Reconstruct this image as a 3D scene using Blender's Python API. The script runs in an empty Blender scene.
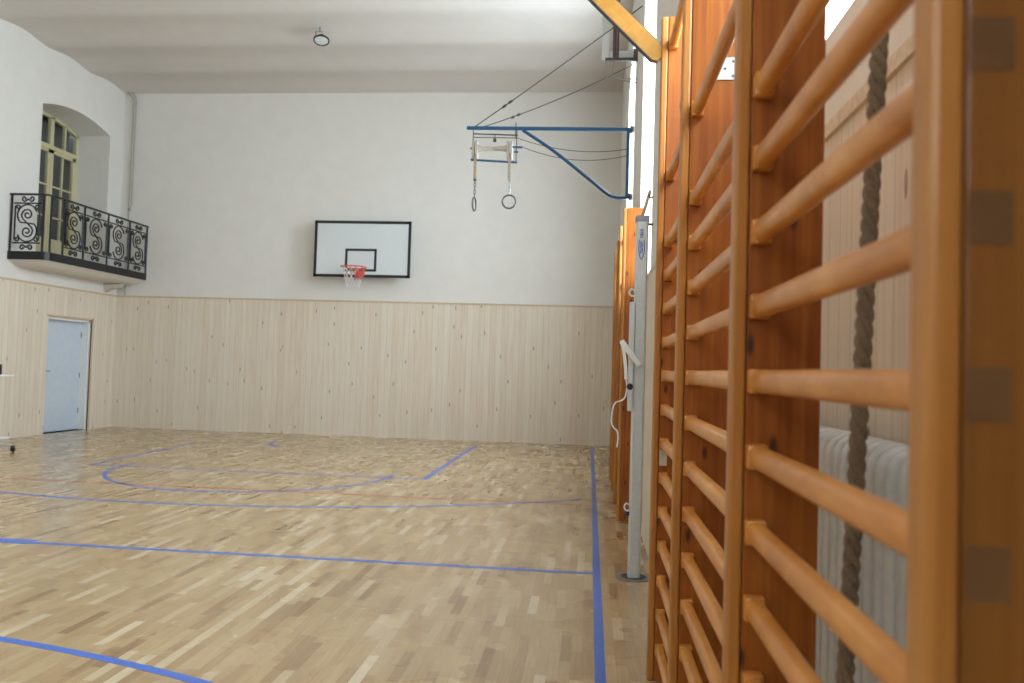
import bpy, bmesh, math, random
from mathutils import Vector, Matrix
random.seed(7)
PI = math.pi
SC = bpy.context.scene
COL = SC.collection

# ------------------------------------------------------------------ camera
def cam_axes(yaw, pitch, roll):
    F = Vector((-math.sin(yaw)*math.cos(pitch), math.cos(yaw)*math.cos(pitch), math.sin(pitch)))
    R = Vector((math.cos(yaw), math.sin(yaw), 0)); U = R.cross(F)
    return (math.cos(roll)*R - math.sin(roll)*U, math.sin(roll)*R + math.cos(roll)*U, F)
R_, U_, F_ = cam_axes(0.0984, 0.0352, -0.0302)
cd = bpy.data.cameras.new('camera'); cam = bpy.data.objects.new('camera', cd); COL.objects.link(cam)
M = Matrix((R_, U_, -F_)).transposed().to_4x4(); M.translation = (0, 0, 1.35)
cam.matrix_world = M
cd.sensor_width = 36; cd.lens = 796/1024*36; cd.clip_start = 0.05
cd.dof.use_dof = True; cd.dof.focus_distance = 4.5; cd.dof.aperture_fstop = 3.5
SC.camera = cam

# ------------------------------------------------------------------ world, daylight, exposure
W = bpy.data.worlds.new('sky'); SC.world = W; W.use_nodes = True
bg = W.node_tree.nodes['Background']; bg.inputs[0].default_value = (0.79, 0.905, 1.0, 1); bg.inputs[1].default_value = 15.0
SC.view_settings.view_transform = 'Standard'; SC.view_settings.look = 'None'
SC.view_settings.exposure = 0.20; SC.view_settings.gamma = 1.0; SC.view_settings.use_curve_mapping = False
def portal(loc, rot, sx, sy):                      # portals only guide the sky light through the window openings
    l = bpy.data.lights.new('window_portal', 'AREA'); l.shape = 'RECTANGLE'; l.size = sx; l.size_y = sy
    l.cycles.is_portal = True
    o = bpy.data.objects.new('window_portal', l); o.location = loc; o.rotation_euler = rot; COL.objects.link(o)

# room constants (metres; camera stands over the side line at x=0, y=0)
XL, XR, XN, YB, YF = -9.30, 0.475, 0.78, -3.97, 14.77
HW, HS = 2.57, 2.18       # wainscot height, wainscot/sill height under the windows
ZC = 6.56

# ------------------------------------------------------------------ materials
def nt(name):
    m = bpy.data.materials.new(name); m.use_nodes = True; n = m.node_tree
    return m, n, n.nodes['Principled BSDF']
def N(n, t, **k):
    x = n.nodes.new(t)
    for a, v in k.items():
        if a.startswith('i'): x.inputs[int(a[1:])].default_value = v
        else: setattr(x, a, v)
    return x
def mathn(n, op, a, b=None, c=None):
    x = n.nodes.new('ShaderNodeMath'); x.operation = op
    for i, v in enumerate((a, b, c)):
        if v is None: continue
        if hasattr(v, 'links'): n.links.new(v, x.inputs[i])
        else: x.inputs[i].default_value = v
    return x.outputs[0]
def ramp(n, fac, stops):
    r = n.nodes.new('ShaderNodeValToRGB'); e = r.color_ramp.elements
    while len(e) < len(stops): e.new(0.5)
    for i, (p, c) in enumerate(stops): e[i].position = p; e[i].color = (*c, 1)
    n.links.new(fac, r.inputs[0]); return r.outputs[0]
def mix(n, fac, a, b, mode='MIX'):
    x = n.nodes.new('ShaderNodeMix'); x.data_type = 'RGBA'; x.blend_type = mode
    for i, v in ((0, fac), (6, a), (7, b)):
        if hasattr(v, 'links'): n.links.new(v, x.inputs[i])
        else: x.inputs[i].default_value = v if i == 0 else (*v, 1)
    return x.outputs[2]
def bump(n, b, h, s=0.3, d=0.01):
    x = N(n, 'ShaderNodeBump'); x.inputs['Strength'].default_value = s; x.inputs['Distance'].default_value = d
    n.links.new(h, x.inputs['Height']); n.links.new(x.outputs[0], b.inputs['Normal'])
def coords(n, scale=(1, 1, 1), world=False):
    if world:
        c = N(n, 'ShaderNodeNewGeometry').outputs['Position']
    else: c = N(n, 'ShaderNodeTexCoord').outputs['Object']
    mp = N(n, 'ShaderNodeMapping'); mp.inputs['Scale'].default_value = scale
    n.links.new(c, mp.inputs[0]); return c, mp.outputs[0]
def plain(name, col, rough=0.5, metal=0.0, var=0.12, sc=8.0):
    m, n, b = nt(name)
    c, v = coords(n, (sc, sc, sc)); t = N(n, 'ShaderNodeTexNoise'); n.links.new(v, t.inputs['Vector']); t.inputs['Detail'].default_value = 4
    d = tuple(x*(1-var) for x in col); u = tuple(min(1, x*(1+var)) for x in col)
    n.links.new(ramp(n, t.outputs[0], [(0.3, d), (0.7, u)]), b.inputs['Base Color'])
    b.inputs['Roughness'].default_value = rough; b.inputs['Metallic'].default_value = metal
    return m
def plaster(name, col, rough=0.85):
    m, n, b = nt(name)
    c, v = coords(n, (0.7, 0.7, 0.7)); t = N(n, 'ShaderNodeTexNoise'); t.inputs['Detail'].default_value = 6; t.inputs['Roughness'].default_value = 0.6
    n.links.new(v, t.inputs['Vector'])
    n.links.new(ramp(n, t.outputs[0], [(0.35, tuple(x*0.975 for x in col)), (0.65, tuple(x*1.01 for x in col))]), b.inputs['Base Color'])
    t2 = N(n, 'ShaderNodeTexNoise'); t2.inputs['Scale'].default_value = 9; t2.inputs['Detail'].default_value = 6
    n.links.new(c, t2.inputs['Vector']); bump(n, b, t2.outputs[0], 0.12, 0.012)
    b.inputs['Roughness'].default_value = rough; return m
def knots(n, c, ax, sx, sz, thr, seed=0.0):
    """dark knots: Voronoi cells laid out on (board axis, z)."""
    sp = N(n, 'ShaderNodeSeparateXYZ'); n.links.new(c, sp.inputs[0])
    cb = N(n, 'ShaderNodeCombineXYZ')
    n.links.new(mathn(n, 'MULTIPLY_ADD', sp.outputs[ax], sx, seed), cb.inputs[0]); n.links.new(mathn(n, 'MULTIPLY', sp.outputs[2], sz), cb.inputs[1])
    vo = N(n, 'ShaderNodeTexVoronoi'); vo.voronoi_dimensions = '2D'; vo.inputs['Scale'].default_value = 1; n.links.new(cb.outputs[0], vo.inputs['Vector'])
    return mathn(n, 'LESS_THAN', vo.outputs['Distance'], thr), vo.outputs['Distance']
def pine_boards(name, ax, pitch=0.11):
    m, n, b = nt(name)
    c = N(n, 'ShaderNodeNewGeometry').outputs['Position']
    sp = N(n, 'ShaderNodeSeparateXYZ'); n.links.new(c, sp.inputs[0])
    u = mathn(n, 'DIVIDE', sp.outputs[ax], pitch)
    idx = mathn(n, 'FLOOR', u); fr = mathn(n, 'FRACT', u)
    wn = N(n, 'ShaderNodeTexWhiteNoise'); wn.noise_dimensions = '1D'; n.links.new(idx, wn.inputs['W'])
    base = ramp(n, wn.outputs['Value'], [(0.0, (0.68, 0.56, 0.42)), (0.3, (0.74, 0.64, 0.51)), (0.75, (0.77, 0.68, 0.56)), (1.0, (0.70, 0.57, 0.41))])
    # grain
    cb = N(n, 'ShaderNodeCombineXYZ'); n.links.new(mathn(n, 'MULTIPLY', sp.outputs[ax], 60.0), cb.inputs[0])
    n.links.new(mathn(n, 'MULTIPLY', sp.outputs[2], 1.6), cb.inputs[2]); n.links.new(mathn(n, 'MULTIPLY', idx, 3.7), cb.inputs[1])
    t = N(n, 'ShaderNodeTexNoise'); t.inputs['Scale'].default_value = 1; t.inputs['Detail'].default_value = 3; n.links.new(cb.outputs[0], t.inputs['Vector'])
    base = mix(n, 0.5, base, ramp(n, t.outputs[0], [(0.3, (0.66, 0.53, 0.39)), (0.62, (0.79, 0.72, 0.61))]))
    k, dist = knots(n, c, ax, 1/0.31, 1/1.1, 0.035)
    base = mix(n, mathn(n, 'MULTIPLY', k, 0.6), base, (0.16, 0.08, 0.04))
    gr = mathn(n, 'LESS_THAN', mathn(n, 'ABSOLUTE', mathn(n, 'SUBTRACT', fr, 0.5)), 0.47)
    base = mix(n, mathn(n, 'MULTIPLY', mathn(n, 'SUBTRACT', 1.0, gr), 0.24), base, (0.14, 0.09, 0.05))
    n.links.new(base, b.inputs['Base Color']); b.inputs['Roughness'].default_value = 0.55
    bump(n, b, gr, 0.4, 0.004); return m
def parquet(name):
    m, n, b = nt(name)
    c = N(n, 'ShaderNodeNewGeometry').outputs['Position']
    sp = N(n, 'ShaderNodeSeparateXYZ'); n.links.new(c, sp.inputs[0])
    u = mathn(n, 'DIVIDE', sp.outputs[0], 0.052); iu = mathn(n, 'FLOOR', u); fu = mathn(n, 'FRACT', u)
    wn = N(n, 'ShaderNodeTexWhiteNoise'); wn.noise_dimensions = '1D'; n.links.new(iu, wn.inputs['W'])
    v = mathn(n, 'ADD', mathn(n, 'DIVIDE', sp.outputs[1], 0.36), mathn(n, 'MULTIPLY', wn.outputs['Value'], 7.0))
    iv = mathn(n, 'FLOOR', v); fv = mathn(n, 'FRACT', v)
    cb = N(n, 'ShaderNodeCombineXYZ'); n.links.new(iu, cb.inputs[0]); n.links.new(iv, cb.inputs[1])
    w2 = N(n, 'ShaderNodeTexWhiteNoise'); w2.noise_dimensions = '2D'; n.links.new(cb.outputs[0], w2.inputs['Vector'])
    base = ramp(n, w2.outputs['Value'], [(0.0, (0.27, 0.145, 0.055)), (0.12, (0.40, 0.255, 0.115)), (0.5, (0.47, 0.315, 0.145)), (0.85, (0.54, 0.385, 0.20)), (1.0, (0.72, 0.59, 0.40))])
    g = N(n, 'ShaderNodeCombineXYZ'); n.links.new(mathn(n, 'MULTIPLY', sp.outputs[0], 90.0), g.inputs[0]); n.links.new(mathn(n, 'MULTIPLY', sp.outputs[1], 5.0), g.inputs[1])
    n.links.new(mathn(n, 'MULTIPLY', w2.outputs['Value'], 31.0), g.inputs[2])
    t = N(n, 'ShaderNodeTexNoise'); t.inputs['Scale'].default_value = 1; t.inputs['Detail'].default_value = 3; n.links.new(g.outputs[0], t.inputs['Vector'])
    base = mix(n, 0.22, base, ramp(n, t.outputs[0], [(0.3, (0.24, 0.13, 0.06)), (0.7, (0.60, 0.45, 0.28))]))
    e1 = mathn(n, 'LESS_THAN', mathn(n, 'ABSOLUTE', mathn(n, 'SUBTRACT', fu, 0.5)), 0.49)
    e2 = mathn(n, 'LESS_THAN', mathn(n, 'ABSOLUTE', mathn(n, 'SUBTRACT', fv, 0.5)), 0.497)
    e = mathn(n, 'MULTIPLY', e1, e2)
    base = mix(n, mathn(n, 'MULTIPLY', mathn(n, 'SUBTRACT', 1.0, e), 0.35), base, (0.12, 0.06, 0.03))
    n.links.new(base, b.inputs['Base Color'])
    t3 = N(n, 'ShaderNodeTexNoise'); t3.inputs['Scale'].default_value = 2.2; n.links.new(c, t3.inputs['Vector'])
    n.links.new(mathn(n, 'MULTIPLY_ADD', t3.outputs[0], 0.14, 0.20), b.inputs['Roughness'])
    b.inputs['Coat Weight'].default_value = 0.4; b.inputs['Coat Roughness'].default_value = 0.22
    return m
def wood(name, lo, mid, hi, rough=0.42, knot=True, gx=45.0, gz=1.2, coat=0.18):
    m, n, b = nt(name)
    c = N(n, 'ShaderNodeNewGeometry').outputs['Position']
    oi = N(n, 'ShaderNodeObjectInfo')
    mp = N(n, 'ShaderNodeMapping'); mp.inputs['Scale'].default_value = (gx, gx*0.5, gz); n.links.new(c, mp.inputs[0])
    n.links.new(mathn(n, 'MULTIPLY', oi.outputs['Random'], 40.0), mp.inputs['Location'])
    t = N(n, 'ShaderNodeTexNoise'); t.inputs['Scale'].default_value = 1; t.inputs['Detail'].default_value = 4; t.inputs['Distortion'].default_value = 0.6
    n.links.new(mp.outputs[0], t.inputs['Vector'])
    base = ramp(n, t.outputs[0], [(0.28, lo), (0.5, mid), (0.74, hi)])
    t2 = N(n, 'ShaderNodeTexNoise'); t2.inputs['Scale'].default_value = 2.0; n.links.new(c, t2.inputs['Vector'])
    base = mix(n, 0.35, base, ramp(n, t2.outputs[0], [(0.35, lo), (0.65, hi)]))
    if knot:
        ob = N(n, 'ShaderNodeVectorMath'); ob.operation = 'ADD'; n.links.new(c, ob.inputs[0]); cbz = N(n, 'ShaderNodeCombineXYZ')
        for q in (0, 2): n.links.new(mathn(n, 'MULTIPLY', oi.outputs['Random'], 17.0), cbz.inputs[q])
        n.links.new(cbz.outputs[0], ob.inputs[1])
        k, d = knots(n, ob.outputs[0], 0, 1/0.13, 1/0.34, 0.11, 0.37)
        k2 = ramp(n, d, [(0.03, (1, 1, 1)), (0.085, (0, 0, 0))])
        base = mix(n, mathn(n, 'MULTIPLY', k2, 0.9), base, (0.045, 0.015, 0.006))
    n.links.new(base, b.inputs['Base Color'])
    b.inputs['Roughness'].default_value = rough; b.inputs['Specular IOR Level'].default_value = 0.3; b.inputs['Coat Weight'].default_value = coat; b.inputs['Coat Roughness'].default_value = 0.18
    return m
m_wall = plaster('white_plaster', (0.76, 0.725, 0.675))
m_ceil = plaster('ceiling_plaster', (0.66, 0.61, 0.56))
m_pine_x = pine_boards('pine_boards_x', 0); m_pine_y = pine_boards('pine_boards_y', 1)
m_pine_rail = plain('pale_pine_rail', (0.66, 0.55, 0.40), 0.5)
m_rail = plain('pine_cap_rail', (0.60, 0.46, 0.30), 0.5)
m_floor = parquet('oak_strip_parquet')
m_blue = plain('blue_line_paint', (0.075, 0.165, 0.56), 0.35, 0, 0.08)
m_red = plain('red_line_paint', (0.50, 0.10, 0.07), 0.4, 0, 0.08)
m_plank = wood('varnished_pine_plank', (0.22, 0.046, 0.004), (0.35, 0.090, 0.008), (0.50, 0.165, 0.020))
m_batten = wood('varnished_batten', (0.38, 0.135, 0.022), (0.49, 0.190, 0.036), (0.58, 0.26, 0.060), knot=False)
m_honey = wood('honey_pine_plank', (0.20, 0.068, 0.009), (0.26, 0.092, 0.013), (0.33, 0.125, 0.022), knot=False)
m_rung = wood('worn_rung_wood', (0.50, 0.175, 0.028), (0.65, 0.245, 0.045), (0.80, 0.37, 0.09), 0.36, False, 12, 12)
m_end = wood('rung_end_grain', (0.12, 0.05, 0.016), (0.17, 0.075, 0.026), (0.24, 0.11, 0.04), 0.6, True, 8, 8, 0.0)
m_gold = wood('golden_beam_wood', (0.28, 0.12, 0.015), (0.36, 0.165, 0.024), (0.43, 0.21, 0.04), 0.4, True, 20, 20)
m_black = plain('black_wrought_iron', (0.012, 0.012, 0.013), 0.35, 0.3)
m_blk = plain('black_paint', (0.012, 0.016, 0.016), 0.5)
m_bluesteel = plain('blue_painted_steel', (0.010, 0.075, 0.17), 0.35, 0.1, 0.25)
m_steel = plain('grey_steel', (0.33, 0.33, 0.33), 0.4, 0.8)
m_dsteel = plain('dark_steel', (0.09, 0.08, 0.08), 0.45, 0.6)
m_alu = plain('brushed_aluminium', (0.60, 0.61, 0.60), 0.42, 0.35, 0.05)
m_white = plain('white_paint', (0.80, 0.80, 0.79), 0.4, 0, 0.04)
m_door = plain('pale_blue_grey_door', (0.58, 0.65, 0.74), 0.45, 0, 0.03, 2)
m_cream = plain('cream_window_paint', (0.60, 0.54, 0.32), 0.45, 0, 0.1)
m_beige = plain('beige_stone', (0.62, 0.56, 0.47), 0.7)
m_rad = plain('radiator_enamel', (0.62, 0.64, 0.62), 0.35, 0, 0.06)
m_rope = plain('hemp_rope', (0.24, 0.17, 0.11), 0.95, 0, 0.35, 60)
m_cable = plain('dark_cable', (0.04, 0.04, 0.04), 0.5)
m_strap = plain('beige_strap', (0.36, 0.29, 0.20), 0.8)
m_roller = plain('pale_roller_wood', (0.40, 0.34, 0.27), 0.6)
m_redc = plain('red_rim_paint', (0.66, 0.13, 0.10), 0.5)
m_net = plain('white_net_cord', (0.80, 0.78, 0.77), 0.8)
m_netr = plain('red_net_cord', (0.62, 0.10, 0.09), 0.8)
m_label = plain('blue_label_print', (0.05, 0.11, 0.50), 0.5)
m_patch = plain('pale_bare_wood', (0.62, 0.50, 0.34), 0.6)
def glass():
    m, n, b = nt('window_glass'); o = n.nodes['Material Output']
    tr = N(n, 'ShaderNodeBsdfTransparent'); gl = N(n, 'ShaderNodeBsdfGlossy'); gl.inputs['Roughness'].default_value = 0.03
    mx = N(n, 'ShaderNodeMixShader'); mx.inputs[0].default_value = 0.10; tr.inputs[0].default_value = (0.93, 0.96, 0.97, 1)
    n.links.new(tr.outputs[0], mx.inputs[1]); n.links.new(gl.outputs[0], mx.inputs[2]); n.links.new(mx.outputs[0], o.inputs[0]); return m
m_glass = glass()
m_dark = plain('light_block_dark', (0.10, 0.10, 0.10), 0.9)  # dark colour for the added box that keeps sky light out

# ------------------------------------------------------------------ mesh helpers
class MB:
    def __init__(s): s.bm = bmesh.new(); s.mi = 0
    def _f(s, vs):
        try: f = s.bm.faces.new(vs); f.material_index = s.mi; return f
        except ValueError: return None
    def box(s, a, b):
        x0, y0, z0 = (min(a[i], b[i]) for i in range(3)); x1, y1, z1 = (max(a[i], b[i]) for i in range(3))
        v = [s.bm.verts.new(p) for p in ((x0,y0,z0),(x1,y0,z0),(x1,y1,z0),(x0,y1,z0),(x0,y0,z1),(x1,y0,z1),(x1,y1,z1),(x0,y1,z1))]
        for q in ((0,3,2,1),(4,5,6,7),(0,1,5,4),(1,2,6,5),(2,3,7,6),(3,0,4,7)): s._f([v[i] for i in q])
        return s
    def bbox(s, a, b, r=0.004):            # box with rounded vertical/horizontal edges
        t = bmesh.new(); m2 = MB.__new__(MB); m2.bm = t; m2.mi = s.mi; m2.box(a, b)
        bmesh.ops.bevel(t, geom=list(t.edges), offset=r, segments=2, affect='EDGES', profile=0.5)
        me = bpy.data.meshes.new('tmp'); t.to_mesh(me); t.free(); s.bm.from_mesh(me); bpy.data.meshes.remove(me); return s
    def quad(s, *p): s._f([s.bm.verts.new(q) for q in p]); return s
    def sweep(s, path, sect, closed=False, up=None, cap=True):
        """sweep a closed section [(a,b)] along a path with a transported frame."""
        P = [Vector(p) for p in path]; n = len(P); rings = []
        t0 = (P[1]-P[0]).normalized(); u = Vector(up) if up else (Vector((0,0,1)) if abs(t0.z) < 0.9 else Vector((1,0,0)))
        u = (u - t0*u.dot(t0)).normalized()
        for i in range(n):
            if closed: t = (P[(i+1)%n]-P[i-1]).normalized()
            else: t = (P[min(i+1,n-1)]-P[max(i-1,0)]).normalized()
            u = (u - t*u.dot(t)); u = u.normalized() if u.length > 1e-6 else Vector((1,0,0)); w = t.cross(u)
            sc = sect(i/(n-1)) if callable(sect) else sect
            rings.append([s.bm.verts.new(P[i]+w*a+u*b) for a, b in sc])
        m = len(rings[0])
        for i in range(n if closed else n-1):
            A, B = rings[i], rings[(i+1)%n]
            for j in range(m): s._f([A[j], A[(j+1)%m], B[(j+1)%m], B[j]])
        if cap and not closed: s._f(rings[0][::-1]); s._f(rings[-1])
        return s
    def tube(s, path, r, k=8, closed=False, cap=True):
        return s.sweep(path, [(r*math.cos(2*PI*j/k), r*math.sin(2*PI*j/k)) for j in range(k)], closed, None, cap)
    def prism(s, pts, d):                 # planar outline extruded by vector d
        d = Vector(d); a = [s.bm.verts.new(Vector(p)) for p in pts]; b = [s.bm.verts.new(Vector(p)+d) for p in pts]; n = len(a)
        s._f(a[::-1]); s._f(b)
        for i in range(n): s._f([a[i], a[(i+1)%n], b[(i+1)%n], b[i]])
        return s
    def lathe(s, c, axis, prof, k=20):     # prof: [(radius, height along axis)]
        c = Vector(c); ax = Vector(axis).normalized(); u = ax.orthogonal().normalized(); w = ax.cross(u); rg = []
        for r, h in prof: rg.append([s.bm.verts.new(c+ax*h+(u*math.cos(2*PI*j/k)+w*math.sin(2*PI*j/k))*max(r, 1e-4)) for j in range(k)])
        for A, B in zip(rg, rg[1:]):
            for j in range(k): s._f([A[j], A[(j+1)%k], B[(j+1)%k], B[j]])
        s._f(rg[0][::-1]); s._f(rg[-1]); return s
    def build(s, name, mats, parent=None, smooth=False, kind=None, label=None):
        bmesh.ops.recalc_face_normals(s.bm, faces=s.bm.faces)
        me = bpy.data.meshes.new(name); s.bm.to_mesh(me); s.bm.free()
        for m in (mats if isinstance(mats, (list, tuple)) else [mats]): me.materials.append(m)
        if smooth:
            for p in me.polygons: p.use_smooth = True
            try: me.set_sharp_from_angle(angle=math.radians(40))
            except Exception: pass
        o = bpy.data.objects.new(name, me); COL.objects.link(o)
        if parent:
            o.parent = parent; o.matrix_parent_inverse = Matrix.Translation(-Vector(parent.location)) if parent.parent is None else Matrix()
        if kind: o['kind'] = kind
        if label: o['label'] = label
        return o
def wloc(o):
    l = Vector(o.location) if o.parent is None else Vector((0, 0, 0))
    while o.parent: o = o.parent; l += Vector(o.location)
    return l
def thing(name, label, cat, loc, group=None):
    o = bpy.data.objects.new(name, None); o.location = loc; o.empty_display_size = 0.1; COL.objects.link(o)
    o['label'] = label; o['category'] = cat
    if group: o['group'] = group
    return o
def tag(o, label, cat, group=None):
    o['label'] = label; o['category'] = cat
    if group: o['group'] = group
    return o
def struct(mb, name, mat, smooth=False): return mb.build(name, mat, None, smooth, 'structure')

# ------------------------------------------------------------------ setting: wall surfaces with (arched) openings
def wall_surface(to3, u0, u1, z0, z1, opens, depth=None):
    """opens: (ua, ub, za, zspring, rise). to3(u, z, d) maps to 3-D, d = distance into the wall."""
    mb = MB()
    cuts = {u0, u1}
    def top(o, u):
        ua, ub, za, zt, rise = o[:5]; t = (u-ua)/(ub-ua)
        return zt + rise*(1-(2*t-1)**2)
    for o in opens:
        k = 14 if o[4] else 1
        for i in range(k+1): cuts.add(o[0]+(o[1]-o[0])*i/k)
    cs = sorted(c for c in cuts if u0-1e-6 <= c <= u1+1e-6)
    for a, b in zip(cs, cs[1:]):
        if b-a < 1e-6: continue
        mid = (a+b)/2
        act = sorted([o for o in opens if o[0] < mid < o[1]], key=lambda o: o[2])
        la = lb = z0
        for o in act:
            if o[2] > max(la, lb)+1e-6: mb.quad(to3(a, la, 0), to3(b, lb, 0), to3(b, o[2], 0), to3(a, o[2], 0))
            la, lb = top(o, a), top(o, b)
        mb.quad(to3(a, la, 0), to3(b, lb, 0), to3(b, z1, 0), to3(a, z1, 0))
    for o in opens:
        d = o[5]
        if not d: continue
        ua, ub, za = o[:3]; k = 14 if o[4] else 1
        mb.quad(to3(ua, za, 0), to3(ua, top(o, ua), 0), to3(ua, top(o, ua), d), to3(ua, za, d))
        mb.quad(to3(ub, za, 0), to3(ub, top(o, ub), 0), to3(ub, top(o, ub), d), to3(ub, za, d))
        mb.quad(to3(ua, za, 0), to3(ub, za, 0), to3(ub, za, d), to3(ua, za, d))
        for i in range(k):
            a = ua+(ub-ua)*i/k; b = ua+(ub-ua)*(i+1)/k
            mb.quad(to3(a, top(o, a), 0), to3(b, top(o, b), 0), to3(b, top(o, b), d), to3(a, top(o, a), d))
    return mb
ZT = 6.9
struct(MB().box((XL-0.3, YB-0.2, -0.12), (XN+0.2, YF+0.2, 0)), 'floor', m_floor)
# vaulted ceiling: shallow barrels running across the hall
c = MB(); pts = []
y = YB-0.3; per = 1.152; k0 = 13.63
ys = [YB-0.3 + i*per/16 for i in range(int((YF-YB+0.6)/(per/16))+2)]
for y in ys:
    t = ((y-k0)/per) % 1.0; pts.append((y, ZC + 0.02 + 0.055*math.sin(PI*t)**1.6))
for (ya, za), (yb, zb) in zip(pts, pts[1:]):
    c.quad((XL-0.2, ya, za), (XN+0.4, ya, za), (XN+0.4, yb, zb), (XL-0.2, yb, zb))
c.box((XL-0.2, YB-0.3, 6.95), (XN+0.4, YF+0.3, 7.05))
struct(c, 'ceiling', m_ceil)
struct(MB().box((XL-0.3, YF, -0.1), (XN+0.2, YF+0.2, ZT)), 'wall_far', m_wall)
struct(MB().box((XL+0.02, YF-0.022, 0), (XR, YF, HW-0.03)), 'trim_1', m_pine_x)
struct(MB().box((XL+0.02, YF-0.03, HW-0.032), (XR, YF, HW)), 'trim_2', m_rail)
# left wall: door niche and balcony opening
DO = (12.82, 14.02, 0.0, 2.02, 0.0, 0.20); BO = (12.44, 14.34, 2.95, 5.60, 0.16, 0.75)
struct(wall_surface(lambda u, z, d: (XL-d, u, z), YB-0.2, YF+0.1, -0.1, ZT, [DO, BO]), 'wall_left', m_wall)
wl = MB()
for a, b, z0 in ((YB, 12.82, 0), (12.82, 14.02, 2.04), (14.02, YF, 0)): wl.box((XL, a, z0), (XL+0.022, b, HW-0.03))
struct(wl, 'trim_3', m_pine_y)
struct(MB().box((XL, YB, HW-0.032), (XL+0.03, YF, HW)), 'trim_4', m_rail)
# added dark box as corridor stand-in: blocks sky light behind both left doors
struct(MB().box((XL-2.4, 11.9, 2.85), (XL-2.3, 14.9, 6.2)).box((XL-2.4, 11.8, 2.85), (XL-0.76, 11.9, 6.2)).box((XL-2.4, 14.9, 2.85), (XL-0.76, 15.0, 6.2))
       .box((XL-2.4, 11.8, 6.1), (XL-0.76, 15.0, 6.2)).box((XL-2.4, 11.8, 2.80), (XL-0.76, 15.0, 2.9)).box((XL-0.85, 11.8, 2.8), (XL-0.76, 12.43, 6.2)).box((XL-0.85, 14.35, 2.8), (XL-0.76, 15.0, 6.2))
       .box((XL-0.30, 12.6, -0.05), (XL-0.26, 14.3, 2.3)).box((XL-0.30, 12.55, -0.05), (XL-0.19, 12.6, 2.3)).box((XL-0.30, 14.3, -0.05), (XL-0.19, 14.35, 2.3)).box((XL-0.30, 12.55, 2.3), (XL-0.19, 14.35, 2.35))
       .box((XL-0.85, 12.4, 5.95), (XL-0.76, 14.4, 6.2)), 'wall_light_block', m_dark)
# right wall: piers at XR, shallow radiator niche at XN from y=0.2 to 4.56
W0 = (-2.9, -1.2, HS, 5.35, 0.40, 0.55); W1 = (1.5, 4.3, 2.52, 5.35, 0.40, 0.30)
W2 = (6.60, 8.26, HS+0.03, 5.35, 0.40, 0.50); W3 = (9.95, 11.75, HS+0.03, 5.35, 0.40, 0.20)
tr = lambda X: (lambda u, z, d: (X+d, u, z))
struct(wall_surface(tr(XR), YB-0.2, 0.2, -0.1, ZT, [W0]), 'wall_right_rear', m_wall)
struct(wall_surface(tr(XN), 0.2, 4.56, -0.1, ZT, [W1]), 'wall_right_niche', m_wall)
struct(MB().quad((XR, 4.56, -0.1), (XN, 4.56, -0.1), (XN, 4.56, ZT), (XR, 4.56, ZT)).quad((XR, 0.2, -0.1), (XN, 0.2, -0.1), (XN, 0.2, ZT), (XR, 0.2, ZT)), 'wall_right_returns', m_wall)
struct(wall_surface(tr(XR), 4.56, YF+0.1, -0.1, ZT, [W2, W3]), 'wall_right', m_wall)
struct(MB().box((XN-0.022, 0.2, 0), (XN, 4.56, HS-0.04)), 'trim_5', m_pine_y)
struct(MB().box((XN-0.035, 0.2, HS-0.045), (XN, 4.56, HS)), 'trim_6', m_pine_rail)
struct(MB().box((XR-0.012, 4.58, 0), (XR, YF-0.03, HS-0.035)), 'trim_7', m_pine_y)
struct(MB().box((XR-0.018, 4.58, HS-0.038), (XR, YF-0.03, HS)), 'trim_8', m_pine_rail)
# rear wall behind the camera; its window is added to fill foreground light
RW_FILL = [(-2.4, -1.4, 2.6, 4.4, 0.3, 0.4)]
struct(wall_surface(lambda u, z, d: (u, YB-d, z), XL-0.2, XN+0.2, -0.1, ZT, RW_FILL), 'wall_rear', m_wall)
def make_window(name, to3, o, cols, rows, mat=m_white, sect=0.05, glassm=None):
    """arched sash window in an opening: frame (parts: pane)"""
    ua, ub, za, zt, rise, d = o; d -= 0.06
    f = MB(); top = lambda u: zt+rise*(1-(2*(u-ua)/(ub-ua)-1)**2)
    def bar(u0, u1, z0, z1, th=0.05):
        p = [to3(u0, z0, d-th/2), to3(u1, z0, d-th/2), to3(u1, z1, d-th/2), to3(u0, z1, d-th/2)]
        q = Vector(to3(u0, z0, d+th/2))-Vector(p[0]); f.prism(p, q)
    s = sect
    bar(ua, ua+s, za, top(ua)+0.01); bar(ub-s, ub, za, top(ub)+0.01); bar(ua, ub, za, za+s)
    for i in range(10):
        a = ua+(ub-ua)*i/10; b = ua+(ub-ua)*(i+1)/10
        p = [to3(a, top(a)-s, d-.025), to3(b, top(b)-s, d-.025), to3(b, top(b), d-.025), to3(a, top(a), d-.025)]
        f.prism(p, Vector(to3(a, 0, d+.025))-Vector(to3(a, 0, d-.025)))
    for u in cols: bar(u-s*.4, u+s*.4, za, top(u)-0.01)
    for z in rows: bar(ua, ub, z-s*.35, z+s*.35)
    ob = struct(f, name, mat)
    g = MB(); k = 10
    for i in range(k):
        a = ua+(ub-ua)*i/k; b = ua+(ub-ua)*(i+1)/k
        g.quad(to3(a, za, d), to3(b, za, d), to3(b, top(b)-.01, d), to3(a, top(a)-.01, d))
    g.build('pane', glassm or m_glass, ob)
    return ob
for i, (X, o) in enumerate(((XR, W0), (XN, W1), (XR, W2), (XR, W3))):
    mu = (o[0]+o[1])/2; make_window('window_%d' % (i+1), tr(X), o, (mu,), (3.8, 4.9))
    zc = (o[2]+o[3]+o[4])/2; portal((X+o[5]+0.02, mu, zc), (0, PI/2, 0), o[3]+o[4]-o[2], o[1]-o[0])
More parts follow.
